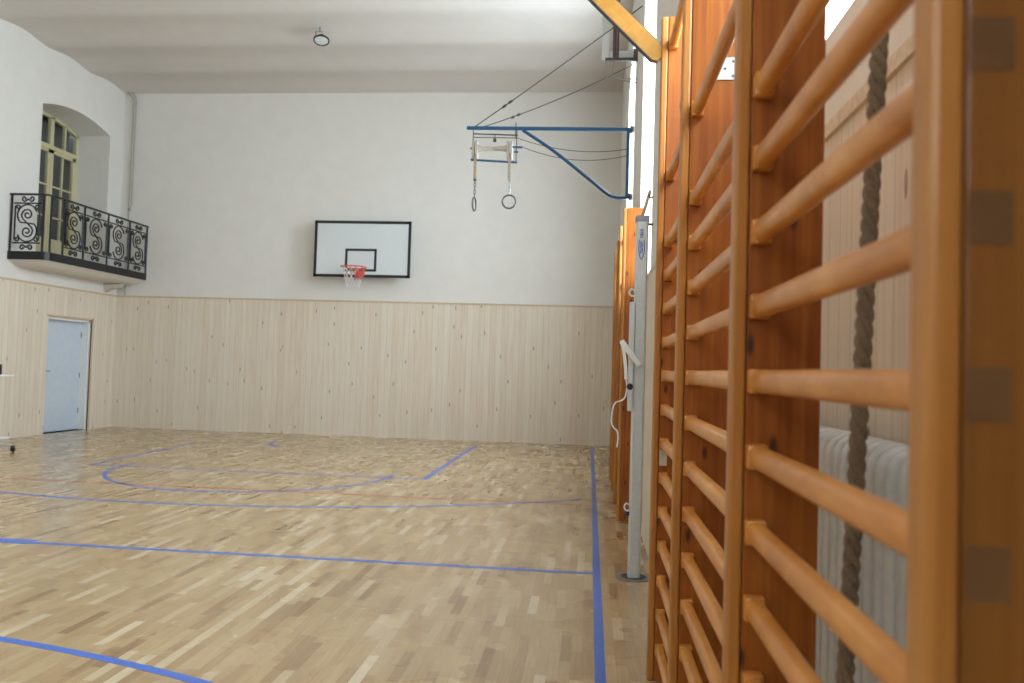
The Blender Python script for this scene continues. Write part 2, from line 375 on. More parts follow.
for i, o in enumerate(RW_FILL):
    mu = (o[0]+o[1])/2; make_window('window_%d' % (i+5), lambda u, z, d: (u, YB-d, z), o, (mu-.5, mu, mu+.5), (2.6, 3.6, 4.6))  # unseen rear window, put in as fill light
    portal((mu, YB-o[5]-0.02, (o[2]+o[3]+o[4])/2), (PI/2, 0, 0), o[1]-o[0], o[3]+o[4]-o[2])

# court lines (painted on the floor)
def strip(pts, w, name, mat, z=0.0012):
    mb = MB(); n = len(pts); L = []; Rr = []
    for i in range(n):
        a = Vector((*pts[max(i-1, 0)], 0)); b = Vector((*pts[min(i+1, n-1)], 0)); t = (b-a).normalized(); q = Vector((-t.y, t.x, 0))*w/2
        p = Vector((*pts[i], 0)); L.append(p+q); Rr.append(p-q)
    for i in range(n-1):
        mb.quad(*[Vector((p.x, p.y, z)) for p in (L[i], L[i+1], Rr[i+1], Rr[i])])
    bmesh.ops.remove_doubles(mb.bm, verts=mb.bm.verts, dist=1e-5)
    r = bmesh.ops.extrude_face_region(mb.bm, geom=list(mb.bm.faces))
    for v in r['geom']:
        if isinstance(v, bmesh.types.BMVert): v.co.z = 0.0002
    o = mb.build(name, mat, None, False, 'structure'); return o
def arc(cx, cy, r, a0, a1, k=60): return [(cx+r*math.cos(math.radians(a0+(a1-a0)*i/k)), cy+r*math.sin(math.radians(a0+(a1-a0)*i/k))) for i in range(k+1)]
LN = 'floor_marking'
strip([(0.082, YB+0.2), (0.082, 14.4)], 0.05, LN, m_blue)
strip([(-9.2, 5.42), (0.057, 5.42)], 0.05, LN, m_blue)
strip([(-4.5, 5.44), (-3.97, 5.44)], 0.13, LN, m_blue, z=.0018)
strip(arc(-4.15, 14.03, 6.88, 180+37.3, 360-53.5), 0.045, LN, m_blue)
strip(arc(-4.15, -3.62, 7.33, 42, 180-42), 0.05, LN, m_blue)
strip(arc(-4.08, 9.6, 1.70, 176, 364), 0.05, LN, m_blue)
strip([(-6.2, 9.47), (-1.95, 9.47)], 0.04, LN, m_blue)
strip([(-6.2, 9.47), (-6.33, 12.4)], 0.05, LN, m_blue)
strip([(-1.95, 9.47), (-1.94, 13.75)], 0.06, LN, m_blue)
strip(arc(-4.15, 13.2, 1.15, 180, 230), 0.05, LN, m_blue)
strip([(-9.2, 8.15), (0.057, 8.15)], 0.035, LN, m_red)

# ------------------------------------------------------------------ door in the left wall
t = MB().bbox((XL-0.20, 12.88, 0.004), (XL-0.155, 13.985, 1.985), 0.004)
dr = t.build('door_1', m_door, None, False, 'structure')
f = MB().box((XL-0.20, 13.985, 0), (XL-0.02, 14.018, 2.02)).box((XL-0.20, 12.822, 0), (XL-0.02, 12.88, 2.02)).box((XL-0.20, 12.822, 1.985), (XL-0.02, 14.018, 2.02))
f.build('door_frame', m_white, dr)
f = MB().box((XL, 14.02, 0), (XL+0.03, 14.06, 2.06)).box((XL, 12.79, 2.03), (XL+0.03, 14.06, 2.06)); f.build('architrave', m_rail, dr)
for z in (0.35, 1.0, 1.75): MB().tube([(XL-0.150, 13.98, z-.05), (XL-0.150, 13.98, z+.05)], 0.012).build('hinge', m_steel, dr)
MB().bbox((XL-0.155, 12.95, 0.98), (XL-0.148, 12.99, 1.14), .002).tube([(XL-0.14, 12.97, 1.08), (XL-0.10, 12.97, 1.08), (XL-0.10, 13.09, 1.08)], 0.009).build('door_handle', m_steel, dr)

# ------------------------------------------------------------------ balcony door (cream) in the arched opening
def balcony_door():
    ua, ub, za, zt, rise, _ = BO; X = XL-0.68
    root = MB(); s = 0.05
    b = lambda y0, y1, z0, z1, th=0.06, mb=None: (mb or root).box((X-th/2, y0, z0), (X+th/2, y1, z1))
    top = lambda u: zt+rise*(1-(2*(u-ua)/(ub-ua)-1)**2)
    b(ua, ua+s, za, top(ua)); b(ub-s, ub, za, top(ub)); ZR = 5.17
    b(ua, ub, ZR-0.04, ZR+0.04, 0.09)
    for i in range(10):
        p = ua+(ub-ua)*i/10; q = ua+(ub-ua)*(i+1)/10
        root.prism([(X-.03, p, top(p)-s), (X-.03, q, top(q)-s), (X-.03, q, top(q)), (X-.03, p, top(p))], (.06, 0, 0))
    mid = 13.60; b(mid-0.05, mid+0.05, ZR, top(mid)-.02)
    for u in ((ua+mid)/2, (ub+mid)/2): b(u-.018, u+.018, ZR, top(u)-.02)
    r = struct(root, 'window_8', m_cream)
    for lo, hi in ((ua+s, mid-.01), (mid, ub-s)):
        l = MB(); b(lo, lo+.07, za, ZR-.04, .055, l); b(hi-.07, hi, za, ZR-.04, .055, l); b(lo, hi, za, za+.55, .05, l); b(lo, hi, ZR-.10, ZR-.04, .055, l)
        cc = (lo+hi)/2; b(cc-.015, cc+.015, za+.5, ZR-.04, .04, l)
        for z in (3.90, 4.47): b(lo, hi, z-.014, z+.014, .04, l)
        leaf = l.build('door_leaf', m_cream, r)
        MB().box((X-.003, lo+.02, za+.05), (X+.003, hi-.02, ZR-.06)).build('pane', m_glass, leaf)
    MB().box((X-.003, ua+.03, ZR), (X+.003, ub-.03, zt)).build('pane', m_glass, r)
balcony_door()

# ------------------------------------------------------------------ balcony
XB = -8.65; BY0, BY1 = 11.81, YF-.10; ZB = 2.99; ZR = 3.915
BC = [(XL, BY0), (-8.76, BY0+.01), (-8.70, BY0+.035), (-8.662, BY0+.09), (XB, BY0+.18), (XB, BY1)]     # plan: rounded front corner
bal = thing('balcony', 'stone balcony with black wrought iron scroll railing under the arched opening', 'balcony', (XL, 13.2, ZB))
slab = MB(); lv = [(0.0, ZB-.01), (0.0, 2.885), (.06, 2.85), (.16, 2.80), (.30, 2.77)]; rgs = []
for ins, z in lv: rgs.append([slab.bm.verts.new((x if i == 0 else max(XL, x-ins), y+(ins if i < 5 else 0), z)) for i, (x, y) in enumerate(BC)]+[slab.bm.verts.new((XL, BY1, z))])
for A, B in zip(rgs, rgs[1:]):
    for j in range(len(A)): slab._f([A[j], A[(j+1) % len(A)], B[(j+1) % len(A)], B[j]])
slab._f(rgs[0]); slab._f(rgs[-1]); slab.build('slab', m_wall, bal)
smc = lambda z: [(x, y, z) for x, y in BC]
MB().sweep(smc((2.87+ZB)/2+.005), [(-.012, -.066), (.012, -.066), (.012, .066), (-.012, .066)]).build('edge_band', m_black, bal)
MB().prism([(XL, 14.35, 2.76), (XL+.34, 14.35, 2.76), (XL+.30, 14.35, 2.70), (XL+.12, 14.35, 2.66), (XL, 14.35, 2.60)], (0, .14, 0)).build('corbel', m_beige, bal)
rail = MB().sweep(smc(ZR), [(-.024, -.014), (.024, -.014), (.024, .008), (.012, .016), (-.012, .016), (-.024, .008)])
rail.build('handrail', m_black, bal)
FY = [12.20, 12.73, 13.40, 14.07, YF-.12]
for p in [(XB, y) for y in FY]+[(XL+.03, BY0), (-8.735, BY0+.02), (-8.665, BY0+.10)]:
    MB().tube([(*p, ZB-.05), (*p, ZR)], 0.017, 6).build('baluster', m_black, bal)
def spiral(cx, cy, r0, r1, a0, a1, k=26):
    return [(cx+(r0+(r1-r0)*i/k)*math.cos(a0+(a1-a0)*i/k), cy+(r0+(r1-r0)*i/k)*math.sin(a0+(a1-a0)*i/k)) for i in range(k+1)]
def scrolls(w, h):
    """ornament lines for a railing panel of width w, height h, centred at 0,0: a double-lined S, side scrolls, small pairs."""
    L = []; s = min(w*0.27, 0.135); q = h*0.150
    up = spiral(0.0, q, 0.016, s*0.78, -PI*1.9, PI*1.22)
    L.append(up+[(-x, -y) for x, y in up][::-1])
    up2 = spiral(0.0, q, s*1.22, s*1.30, PI*0.10, PI*1.26, 16)
    L.append(up2+[(-x, -y) for x, y in up2][::-1])
    H = h*0.315
    for sx in (-1, 1):
        cx = sx*(w/2-.080)
        e = [(cx+sx*abs(.046+(.010-.046)*(1-i/20))*math.cos(2.3*PI*(1-i/20)), H-.035+abs(.046+(.010-.046)*(1-i/20))*math.sin(2.3*PI*(1-i/20))) for i in range(21)]
        L.append(e+[(x, -y) for x, y in e][::-1])
        for sy in (-1, 1):
            c0, c1 = sx*.062, sy*(h/2-.058)
            L.append([(c0+sx*(.010+.042*i/22)*math.cos(PI*2.4*i/22+PI*.6), c1-sy*(.010+.042*i/22)*math.sin(PI*2.4*i/22+PI*.6)) for i in range(23)])
    for sy in (-1, 1): L.append([(-w/2+.01, sy*h*0.352), (w/2-.01, sy*h*0.352)])
    return L
def panel(a, b_, name='scroll_panel'):
    a = Vector(a); b_ = Vector(b_); w = (b_-a).length; d = (b_-a).normalized(); h = ZR-ZB-.02; zc = (ZR+ZB)/2
    mb = MB(); c0 = (a+b_)/2
    for line in scrolls(w-.02, h):
        P = []
        for x, y in line:
            p = (c0.x+d.x*x, c0.y+d.y*x, zc+y)
            if not P or (Vector(P[-1])-Vector(p)).length > 1e-4: P.append(p)
        mb.tube(P, 0.0125, 5)
    mb.build(name, m_black, bal)
panel((XL+.05, BY0), (-8.75, BY0+.01))
for y0, y1 in zip(FY, FY[1:]): panel((XB, y0), (XB, y1))
# ------------------------------------------------------------------ pipes in the far left corner
p = MB().tube([(-9.27, YF-.07, 6.74), (-9.25, YF-.07, 6.62), (-9.10, YF-.06, 6.47), (-9.09, YF-.05, 6.38), (-9.09, YF-.05, HW)], .016)
p.tube([(-9.22, YF-.05, 6.66), (-9.06, YF-.05, 6.50), (-9.04, YF-.05, 6.40), (-9.04, YF-.05, 4.35), (-9.09, YF-.05, 4.25)], .016)
pi_ = p.build('heating_pipe', plain('pipe_paint', (0.46, 0.43, 0.36), 0.6), None, True)
tag(pi_, 'thin painted heating pipes running down the far left corner', 'pipe')
MB().lathe((-9.08, YF-.05, 4.26), (0, 0, 1), [(.028, -.03), (.028, .03)], 10).build('pipe_clamp', m_steel, pi_)

# ------------------------------------------------------------------ basketball backboard
bx0, bx1, bz0, bz1, by = -5.20, -3.36, 2.98, 4.035, 14.42
bb = thing('basketball_backboard', 'white basketball backboard with black border and red hoop on the far wall', 'basketball hoop', (-4.28, YF, 3.0))
MB().bbox((bx0, by, bz0), (bx1, by+.03, bz1), .006).build('board', plain('board_white', (0.66, 0.69, 0.69), 0.35, 0, .03), bb)
m = MB(); w = .05
for a in ((bx0, bz0, bx1, bz0+w), (bx0, bz1-w, bx1, bz1), (bx0, bz0, bx0+w, bz1), (bx1-w, bz0, bx1, bz1)): m.box((a[0]-.002, by-.004, a[1]-.002), (a[2]+.002, by+.001, a[3]+.002))
m.build('border', m_blk, bb)
m = MB(); ix0, ix1, iz0, iz1, w = -4.60, -4.00, 3.09, 3.515, .045
for a in ((ix0, iz0, ix1, iz0+w), (ix0, iz1-w, ix1, iz1), (ix0, iz0, ix0+w, iz1), (ix1-w, iz0, ix1, iz1)): m.box((a[0], by-.004, a[1]), (a[2], by+.001, a[3]))
m.build('target_square', m_blk, bb)
for x in (-4.9, -3.7):
    for z in (3.2, 3.85): MB().tube([(x, by+.03, z), (x, YF, z)], .02, 6).build('wall_mount', m_steel, bb)
RX, RY, RZ, RR = -4.30, 13.99, 3.115, .225
ring = lambda r, z, k=32: [(RX+r*math.cos(2*PI*j/k), RY+r*math.sin(2*PI*j/k), z) for j in range(k)]
rim = MB().tube(ring(RR, RZ), .011, 8, True).box((RX-.09, RY+RR-.01, RZ-.012), (RX+.09, by-.004, RZ+.006)).box((RX-.08, by-.012, RZ-.12), (RX+.08, by-.004, RZ+.03))
rm = rim.build('rim', m_redc, bb)
net = MB(); k = 12; rows = [(0, .222), (.07, .195), (.14, .165), (.21, .14), (.29, .125), (.36, .12)]
for s_ in (1, -1):
    for j in range(k):
        P = [(RX+r*math.cos(2*PI*(j+s_*i*.5)/k), RY+r*math.sin(2*PI*(j+s_*i*.5)/k), RZ-.01-z) for i, (z, r) in enumerate(rows)]
        net.mi = 1 if (j in (0, 1, 2, 9, 10, 11)) else 0
        net.tube(P[:4], .0055, 4)
        net.mi = 0; net.tube(P[3:], .004, 4)
net.build('net', [m_net, m_netr], rm)

# ------------------------------------------------------------------ ceiling lamp
LX, LY, LZ = -4.33, 11.96, 6.43
lamp = thing('ceiling_lamp', 'small round black-rimmed lamp hanging from the vaulted ceiling', 'lamp', (LX, LY, ZC))
ax = Vector((0.10, -0.28, -1)).normalized(); C0 = Vector((LX, LY, LZ))
m = MB().lathe(C0, ax, [(.02, -.075), (.05, -.07), (.055, -.03), (.115, -.01), (.125, 0.0), (.125, .018), (.105, .018), (.105, .010)], 28); m.build('housing', m_blk, lamp, True)
MB().lathe(C0+ax*.009, ax, [(.103, 0), (.103, .005), (.05, .010), (.001, .011)], 28).build('lens', plain('lamp_lens', (0.62, 0.64, 0.62), .25), lamp, True)
m = MB().tube([(LX-.07, LY, LZ+.05), (LX-.09, LY, LZ+.08), (LX-.09, LY, LZ+.13), (LX+.02, LY, LZ+.13), (LX+.02, LY, LZ+.06)], .007, 6)
m.tube([(LX-.03, LY, LZ+.13), (LX-.03, LY, ZC+.14)], .012, 8); m.build('bracket', m_steel, lamp)
m = MB().tube([(LX-.09, LY-.01, LZ+.13), (LX-.09, LY-.01, LZ+.06), (LX-.12, LY-.01, LZ+.045)], .006, 6); m.build('cable', m_blk, lamp)

# ------------------------------------------------------------------ wall bars
m_mats = [m_rung, m_end]
def sup(a, b_, k=16, e=0.8):
    out = []
    for j in range(k):
        c_, s_ = math.cos(2*PI*j/k), math.sin(2*PI*j/k)
        out.append((a*math.copysign(abs(c_)**e, c_), b_*math.copysign(abs(s_)**e, s_)))
    return out
def rung_mesh(y0, y1, z, X, near_end=False, tint=None):
    m = MB(); n = 8
    m.sweep([(X, y0+(y1-y0)*i/n, z) for i in range(n+1)], sup(.0185, .0228), up=(0, 0, 1))
    for ya, yb in ((y0-.0005, y0+.03), (y1-.03, y1+.0005)): m.bbox((X-.0195, ya, z-.0245), (X+.0195, yb, z+.0245), .004)
    if near_end:
        m.mi = 1; m.box((X-.0190, y0-.0415, z-.023), (X+.0170, y0-.002, z+.023))
    return m
def wall_bars(name, label, ys, H, X1, zs, XBK, bottom_bracket=True):
    t = thing(name, label, 'wall bars', (X1+.07, (ys[0]+ys[-1])/2, 0)); T = .04; ups = []
    for i, y in enumerate(ys):
        u = MB().bbox((X1, y, 0.0), (XBK, y+T, H), .003).build('upright', m_honey if (i == 0 and name == 'wall_bars') else m_plank, t); ups.append(u)
        MB().bbox((X1-.030, y-.0015, 0.0), (X1-.001, y+T+.004, H), .007).build('front_batten', m_batten, u)
    for a, b_ in zip(ys, ys[1:]):
        for z in zs: rung_mesh(a+T, b_, z, X1+.021, a == ys[0] and name == 'wall_bars').build('rung', m_mats, t, True)
    return t, ups
ZS = [1.341+.150*k for k in range(-8, 5)]+[1.341+.150*6, 2.84]
wb, ups = wall_bars('wall_bars', 'orange varnished wooden wall bars in the right foreground before the radiator', [0.708, 1.65, 2.70, 3.60], 2.97, 0.315, ZS, 0.461)
fix = MB().box((0.383, 2.696, 2.345), (0.465, 2.700, 2.42)).box((0.461, 2.696, 2.345), (XN-.02, 2.700, 2.42)).box((XN-.027, 2.66, 2.345), (XN-.022, 2.70, 2.42))
fx = fix.build('steel_bracket', m_alu, ups[2], label='shiny steel fixing plate with screws')
for x, z in ((.395, 2.357), (.395, 2.407), (.425, 2.382), (.452, 2.357), (.452, 2.407)): MB().lathe((x, 2.6955, z), (0, 1, 0), [(.003, -.001), (.005, .0005)], 8).build('screw', m_dsteel, ups[2])
for y in (0.708, 1.65, 3.60):
    MB().box((0.455, y+.041, 2.345), (XN-.02 if y < 4 else XR, y+.045, 2.42)).build('steel_bracket', m_alu, wb)
MB().box((0.317, 3.592, 0.945), (0.350, 3.5995, 1.042)).build('wood_patch', m_patch, ups[3], label='pale bare wood patch')
fb, ups2 = wall_bars('far_wall_bars', 'orange wooden wall bars on the right wall beyond the white net post', [7.39, 8.30, 9.25, 10.15], 2.88, 0.305, [.15+.153*k for k in range(13)]+[2.25, 2.70], 0.455)

# golden beam folded at the top of the near bars
d = Vector((0.705, 0, -0.709)); P1 = Vector((0.270, 3.605, 2.802)); P0 = P1-d*1.1
nrm = Vector((-d.z, 0, d.x))
bm_ = MB().prism([P0+nrm*.037, P1+nrm*.037, P1+nrm*.012+d*.028, P1-nrm*.024+d*.020, P1-nrm*.037, P0-nrm*.037], (0, .04, 0))
be = bm_.build('wooden_beam', m_gold)
tag(be, 'golden wooden arm slanting up from the top of the near wall bars', 'beam')
ed = MB().prism([P0+nrm*.037, P1+nrm*.037, P1+nrm*.041, P0+nrm*.041], (0, .04, 0)); ed.build('metal_edge', m_dsteel, be)
MB().prism([P0-nrm*.037, P1-nrm*.037, P1-nrm*.041, P0-nrm*.041], (0, .04, 0)).build('metal_edge', m_dsteel, be)

# ------------------------------------------------------------------ climbing rope
RT, RB = Vector((0.665, 1.45, 6.50)), Vector((0.425, 1.45, 0.03))
def rope_pt(t): return RB.lerp(RT, t)
mb = MB(); n = 1250; tw = 74
for s_ in range(3):
    P = []
    for i in range(n+1):
        t_ = i/n; a = -2*PI*tw*t_+2*PI*s_/3; p = rope_pt(t_); P.append((p.x+.0078*math.cos(a), p.y+.0078*math.sin(a), p.z))
    mb.tube(P, .0080, 7)
rp = mb.build('climbing_rope', m_rope, None, True); tag(rp, 'thick brown twisted climbing rope hanging behind the near wall bars', 'rope')
MB().lathe((RB.x, RB.y, .0), (0, 0, 1), [(.02, 0), (.026, .01), (.026, .09), (.02, .10)], 12).build('end_binding', m_dsteel, rp)
MB().lathe((RT.x, RT.y, 6.46), (0, 0, 1), [(.03, 0), (.03, .06), (.06, .07), (.06, .14)], 12).build('ceiling_hook', m_steel, rp)

# ------------------------------------------------------------------ radiator
rad = thing('radiator', 'white cast iron column radiator below the pine panelling behind the rope', 'radiator', (0.67, 2.0, 0))
def column(y, w=.050):
    m = MB(); x0, x1, z0, z1 = .60, .735, .14, 1.215; pr = []
    def cor(cx, cz, r, a0): return [(cx+r*math.cos(a0+PI/2*i/6), cz+r*math.sin(a0+PI/2*i/6)) for i in range(7)]
    def outline(g): r = .06-g; return cor(x1-g-r, z1-g-r, r, 0)+cor(x0+g+r, z1-g-r, r, PI/2)+cor(x0+g+r, z0+g+r, r, PI)+cor(x1-g-r, z0+g+r, r, 3*PI/2)
    rings = []
    for dy, g in ((-.5, .016), (-.40, .004), (-.28, 0), (.28, 0), (.40, .004), (.5, .016)): rings.append([m.bm.verts.new((x, y+dy*w, z)) for x, z in outline(g)])
    k = len(rings[0])
    for A, B in zip(rings, rings[1:]):
        for j in range(k): m._f([A[j], A[(j+1)%k], B[(j+1)%k], B[j]])
    # each side carries a raised inner column
    for A in (rings[0], rings[-1]): m._f(A)
    return m
proto = column(0).build('column', m_rad, rad, True); cols = [proto]
proto.location.y = 0.95
for i in range(1, 34):
    q = proto.copy(); COL.objects.link(q); q.location.y = 0.95+i*.060; cols.append(q)
MB().tube([(.668, .93, .20), (.668, 3.0, .20)], .02).tube([(.668, .93, 1.15), (.668, 3.0, 1.15)], .02).tube([(.668, 3.0, .20), (.668, 3.2, .20), (.668, 3.2, .0)], .012).build('connecting_pipe', m_rad, rad)
for y in (1.0, 2.9): MB().box((.64, y-.02, 0), (.70, y+.02, .16)).build('foot', m_rad, rad)

# ------------------------------------------------------------------ volleyball net post
PX0, PX1, PY0, PY1, PH = .284, .366, 5.34, 5.42, 2.40
post = thing('net_post', 'tall silver aluminium volleyball post with crank standing in a floor socket', 'post', ((PX0+PX1)/2, 5.38, 0))
m = MB(); sct = [(PX0, PY0+.01), (PX0+.01, PY0), (PX0+.032, PY0), (PX0+.032, PY0+.012), (PX0+.046, PY0+.012), (PX0+.046, PY0), (PX1-.01, PY0), (PX1, PY0+.01), (PX1, PY1-.01), (PX1-.01, PY1), (PX0+.01, PY1), (PX0, PY1-.01)]
sct = [(PX0, PY0+.012), (PX0+.012, PY0), (PX1-.012, PY0), (PX1, PY0+.012), (PX1, PY1-.012), (PX1-.012, PY1), (PX0+.012, PY1), (PX0, PY1-.012)]
m.prism([(x, y, 0.0) for x, y in sct], (0, 0, PH)); pt = m.build('profile', m_alu, post)
MB().bbox((PX0-.004, PY0-.004, PH-.035), (PX1+.006, PY1+.004, PH+.005), .004).build('top_cap', plain('grey_blue_cap', (.36, .38, .50), .5), post)
MB().lathe((.325, 5.38, 0.0), (0, 0, 1), [(.118, 0), (.122, .004), (.085, .006), (.085, .001)], 28).build('socket_ring', m_steel, post, True)
MB().lathe((.325, 5.38, 0.002), (0, 0, 1), [(.085, 0), (.084, .003)], 28).build('socket_opening', m_blk, post)
m = MB().bbox((.252, 5.30, 1.10), (.283, 5.345, 1.82), .003).build('slider_profile', m_alu, post)
# winch crank: pale bent handle
m = MB().sweep([(.205, 5.30, 1.56), (.225, 5.29, 1.53), (.27, 5.285, 1.47), (.325, 5.28, 1.405)], [(-.012, -.016), (.012, -.016), (.012, .016), (-.012, .016)])
m.sweep([(.205, 5.30, 1.565), (.222, 5.30, 1.48), (.235, 5.305, 1.38), (.240, 5.31, 1.31)], [(-.010, -.010), (.010, -.010), (.010, .010), (-.010, .010)])
m.build('crank_handle', m_white, post, label='white bent crank handle')
cp = [(.240, 1.31), (.246, 1.25), (.235, 1.19), (.205, 1.165), (.172, 1.15), (.155, 1.10), (.150, 1.03), (.165, .99), (.19, .965), (.196, .92), (.19, .86)]
def smooth(P, k=5):
    out = []; 
    for i in range(len(P)-1):
        p0 = Vector(P[max(i-1, 0)]); p1 = Vector(P[i]); p2 = Vector(P[i+1]); p3 = Vector(P[min(i+2, len(P)-1)])
        for j in range(k):
            t_ = j/k; out.append(0.5*((2*p1)+(p2-p0)*t_+(2*p0-5*p1+4*p2-p3)*t_*t_+(3*p1-p0-3*p2+p3)*t_**3))
    out.append(Vector(P[-1])); return out
MB().tube(smooth([(x, 5.30, z) for x, z in cp]), .006, 6).build('tension_cord', m_net, post, True, label='white cord curling from the crank')
MB().lathe((.265, 5.297, 1.262), (0, -1, 0), [(.018, -.005), (.021, .0), (.021, .02), (.014, .026)], 12).build('knob', m_blk, post)
MB().lathe((.27, 5.36, .42), (-1, 0, 0), [(.015, -.015), (.015, .012), (.009, .018)], 12).build('knob', m_blk, post)
MB().tube(smooth([(.283, 5.35, .48), (.262, 5.34, .49), (.25, 5.34, .465), (.262, 5.34, .445), (.283, 5.34, .445)]), .006, 6).build('rope_hook', m_white, post)
MB().tube(smooth([(.283, 5.35, 1.90), (.262, 5.34, 1.91), (.25, 5.34, 1.885), (.262, 5.34, 1.865), (.283, 5.34, 1.865)]), .007, 6).build('rope_hook', m_white, post)
MB().box((PX1-.002, 5.37, PH-.055), (PX1+.03, 5.39, PH-.04)).build('pulley', m_dsteel, post)
# blue printed emblem: pointed loop and vertical row of lettering strokes (too small to read)
cx = .322; yy = PY0-.0012; m = MB()
U = [(cx-.017, yy, 2.24), (cx-.018, yy, 2.17), (cx-.013, yy, 2.135), (cx, yy, 2.11), (cx+.013, yy, 2.135), (cx+.018, yy, 2.17), (cx+.017, yy, 2.24)]
m.sweep(smooth(U, 4), [(-.0028, -.0006), (.0028, -.0006), (.0028, .0006), (-.0028, .0006)], up=(0, 1, 0))
z = 2.15; hs = [.016, .013, .016, .012, .016, None, .015, .010, .013, .015]
for h_ in hs:
    if h_ is None: z += .022; continue
    m.box((cx-.010, yy-.0003, z), (cx+.010, yy+.0008, z+.004)); m.box((cx-.010, yy-.0003, z+h_-.006), (cx+.010, yy+.0008, z+h_-.002))
    m.box((cx-.010 if h_ > .014 else cx+.005, yy-.0003, z), (cx-.005 if h_ > .014 else cx+.010, yy+.0008, z+h_-.003)); z += h_+.002
m.build('printed_emblem', m_label, post, label='blue printed emblem with vertical lettering')

# ------------------------------------------------------------------ blue wall bracket with gymnastic rings
Y = 10.0; TB = 4.41
br = thing('swing_bracket', 'blue steel triangular bracket reaching out from the right wall pier', 'bracket', (XR, Y, 4.0))
MB().tube([(-1.65, Y, TB+.02), (.445, Y, TB)], .024, 10).build('arm', m_bluesteel, br, True)
MB().tube(smooth([(-.93, Y, TB-.01), (-.55, Y, 4.15), (-.1, Y, 3.80), (.15, Y, 3.60), (.24, Y, 3.555), (.34, Y, 3.54), (.445, Y, 3.555)], 4), .021, 8).build('diagonal_brace', m_bluesteel, br, True)
MB().tube([(.405, Y, TB-.02), (.405, Y, 3.555)], .022, 10).build('vertical_tube', m_bluesteel, br, True)
for z in (TB, 3.555):
    MB().box((.44, Y-.03, z-.035), (XR-.002, Y+.03, z+.035)).tube([(.44, Y, z-.045), (.44, Y, z+.045)], .014, 8).build('hinge_plate', m_dsteel, br)
def cable(a, b_, sag, r, name, par, lab=None, k=16):
    a = Vector(a); b_ = Vector(b_); P = [a.lerp(b_, i/k)-Vector((0, 0, 4*sag*(i/k)*(1-i/k))) for i in range(k+1)]
    return MB().tube(P, r, 5).build(name, m_cable, par, True, label=lab)
for tip, e in (((-1.55, Y, TB+.035), (XR-.006, 8.67, 5.372)), ((-1.45, Y, TB+.03), (XR-.006, 10.44-.45, 5.25))):
    cable(tip, e, .015 if e[1] < 9 else .05, .0065, 'stay_cable', br)
    dz = Vector((0, 0, 4*(.015 if e[1] < 9 else .05)*.22*.78)); p = Vector(tip).lerp(Vector(e), .19)-dz; q = Vector(tip).lerp(Vector(e), .25)-dz
    MB().tube([p, p.lerp(q, .35)], .016, 8).tube([p.lerp(q, .65), q], .016, 8).build('turnbuckle', m_dsteel, br)
# ring suspension
rg = thing('ring_winder', 'pale wooden roller frame with gymnastic rings hung under the blue bracket arm', 'ring suspension', (-1.28, Y, TB))
zt = TB-.005
fr = MB()
for x in (-1.565, -1.005): fr.tube([(x, Y, TB-.01), (x, Y, 4.0)], .007, 6)
fr.tube([(-1.57, Y, 4.355), (-.99, Y, 4.335)], .009, 6); fr.tube([(-1.565, Y, 4.31), (-1.0, Y, 4.30)], .006, 6)
fr.tube([(-1.02, Y, 4.30), (-1.02, Y, 4.50)], .007, 6)
fr.build('hanging_frame', m_dsteel, rg)
MB().tube([(-1.59, Y, 4.02), (-.99, Y, 3.985)], .014, 8).build('lower_rod', m_bluesteel, rg)
MB().bbox((-1.305, Y-.02, 4.25), (-1.265, Y+.02, 4.29), .005).tube([(-1.285, Y, 4.29), (-1.285, Y, 4.34)], .006, 5).build('stop_block', m_dsteel, rg)
MB().lathe((-1.50, Y, 4.165), (1, 0, 0), [(.055, 0), (.045, .03), (.030, .05), (.030, .19), (.026, .195), (.026, .205), (.031, .21), (.034, .33), (.055, .385), (.055, .40)], 16).build('roller', m_roller, rg, True)
for x in (-1.535, -1.09):
    MB().bbox((x-.035, Y-.06, 4.03), (x-.01, Y+.06, 4.25), .006).bbox((x+.012, Y-.06, 4.03), (x+.035, Y+.06, 4.25), .006).build('cheek_plate', m_roller, rg)
MB().tube([(-1.60, Y, 4.165), (-1.57, Y, 4.165)], .014, 8).tube([(-1.06, Y, 4.185), (-.93, Y, 4.18)], .014, 8).tube([(-1.03, Y, 4.12), (-.98, Y, 4.12)], .012, 8).build('axle', m_bluesteel, rg)
for x in (-1.525, -1.085): MB().box((x-.018, Y-.035, 3.76), (x+.018, Y-.030, 4.10)).build('strap', m_strap, rg)
for (x, edge, zc, nm) in ((-1.52, True, 3.44, 'left'), (-1.075, False, 3.475, 'right')):
    rr = thing('gymnastic_ring', 'gymnastic ring seen edge-on, hanging left under the roller' if edge else 'round gymnastic ring seen face-on, hanging right under the roller', 'gymnastic ring', (x, Y-.03, zc), 'gymnastic rings')
    if edge: P = [(x+.010*math.cos(2*PI*j/28), Y-.03+.085*math.cos(2*PI*j/28), zc+.085*math.sin(2*PI*j/28)) for j in range(28)]
    else: P = [(x+.085*math.cos(2*PI*j/28), Y-.03, zc+.085*math.sin(2*PI*j/28)) for j in range(28)]
    MB().tube(P, .0115, 8, True).build('ring', m_dsteel, rr, True)
    hk = MB(); z0 = zc+.085
    n_ = max(2, int((3.76-z0)/.045)); st = (3.76-z0)/n_
    for i in range(n_):
        zc2 = z0+st*(i+.5); k = 12
        hk.tube([(x+(.012*math.cos(2*PI*j/k) if i % 2 else 0), Y-.03+(0 if i % 2 else .012*math.cos(2*PI*j/k)), zc2+(st*.62)*math.sin(2*PI*j/k)) for j in range(k)], .0055, 5, True)
    hk.bbox((x-.02, Y-.042, 3.735), (x+.02, Y-.018, 3.765), .004)
    hk.build('chain', m_steel if not edge else m_dsteel, rr)
cable((-.93, Y, 4.185), (.40, Y, 4.08), .11, .0045, 'winding_cord', rg)
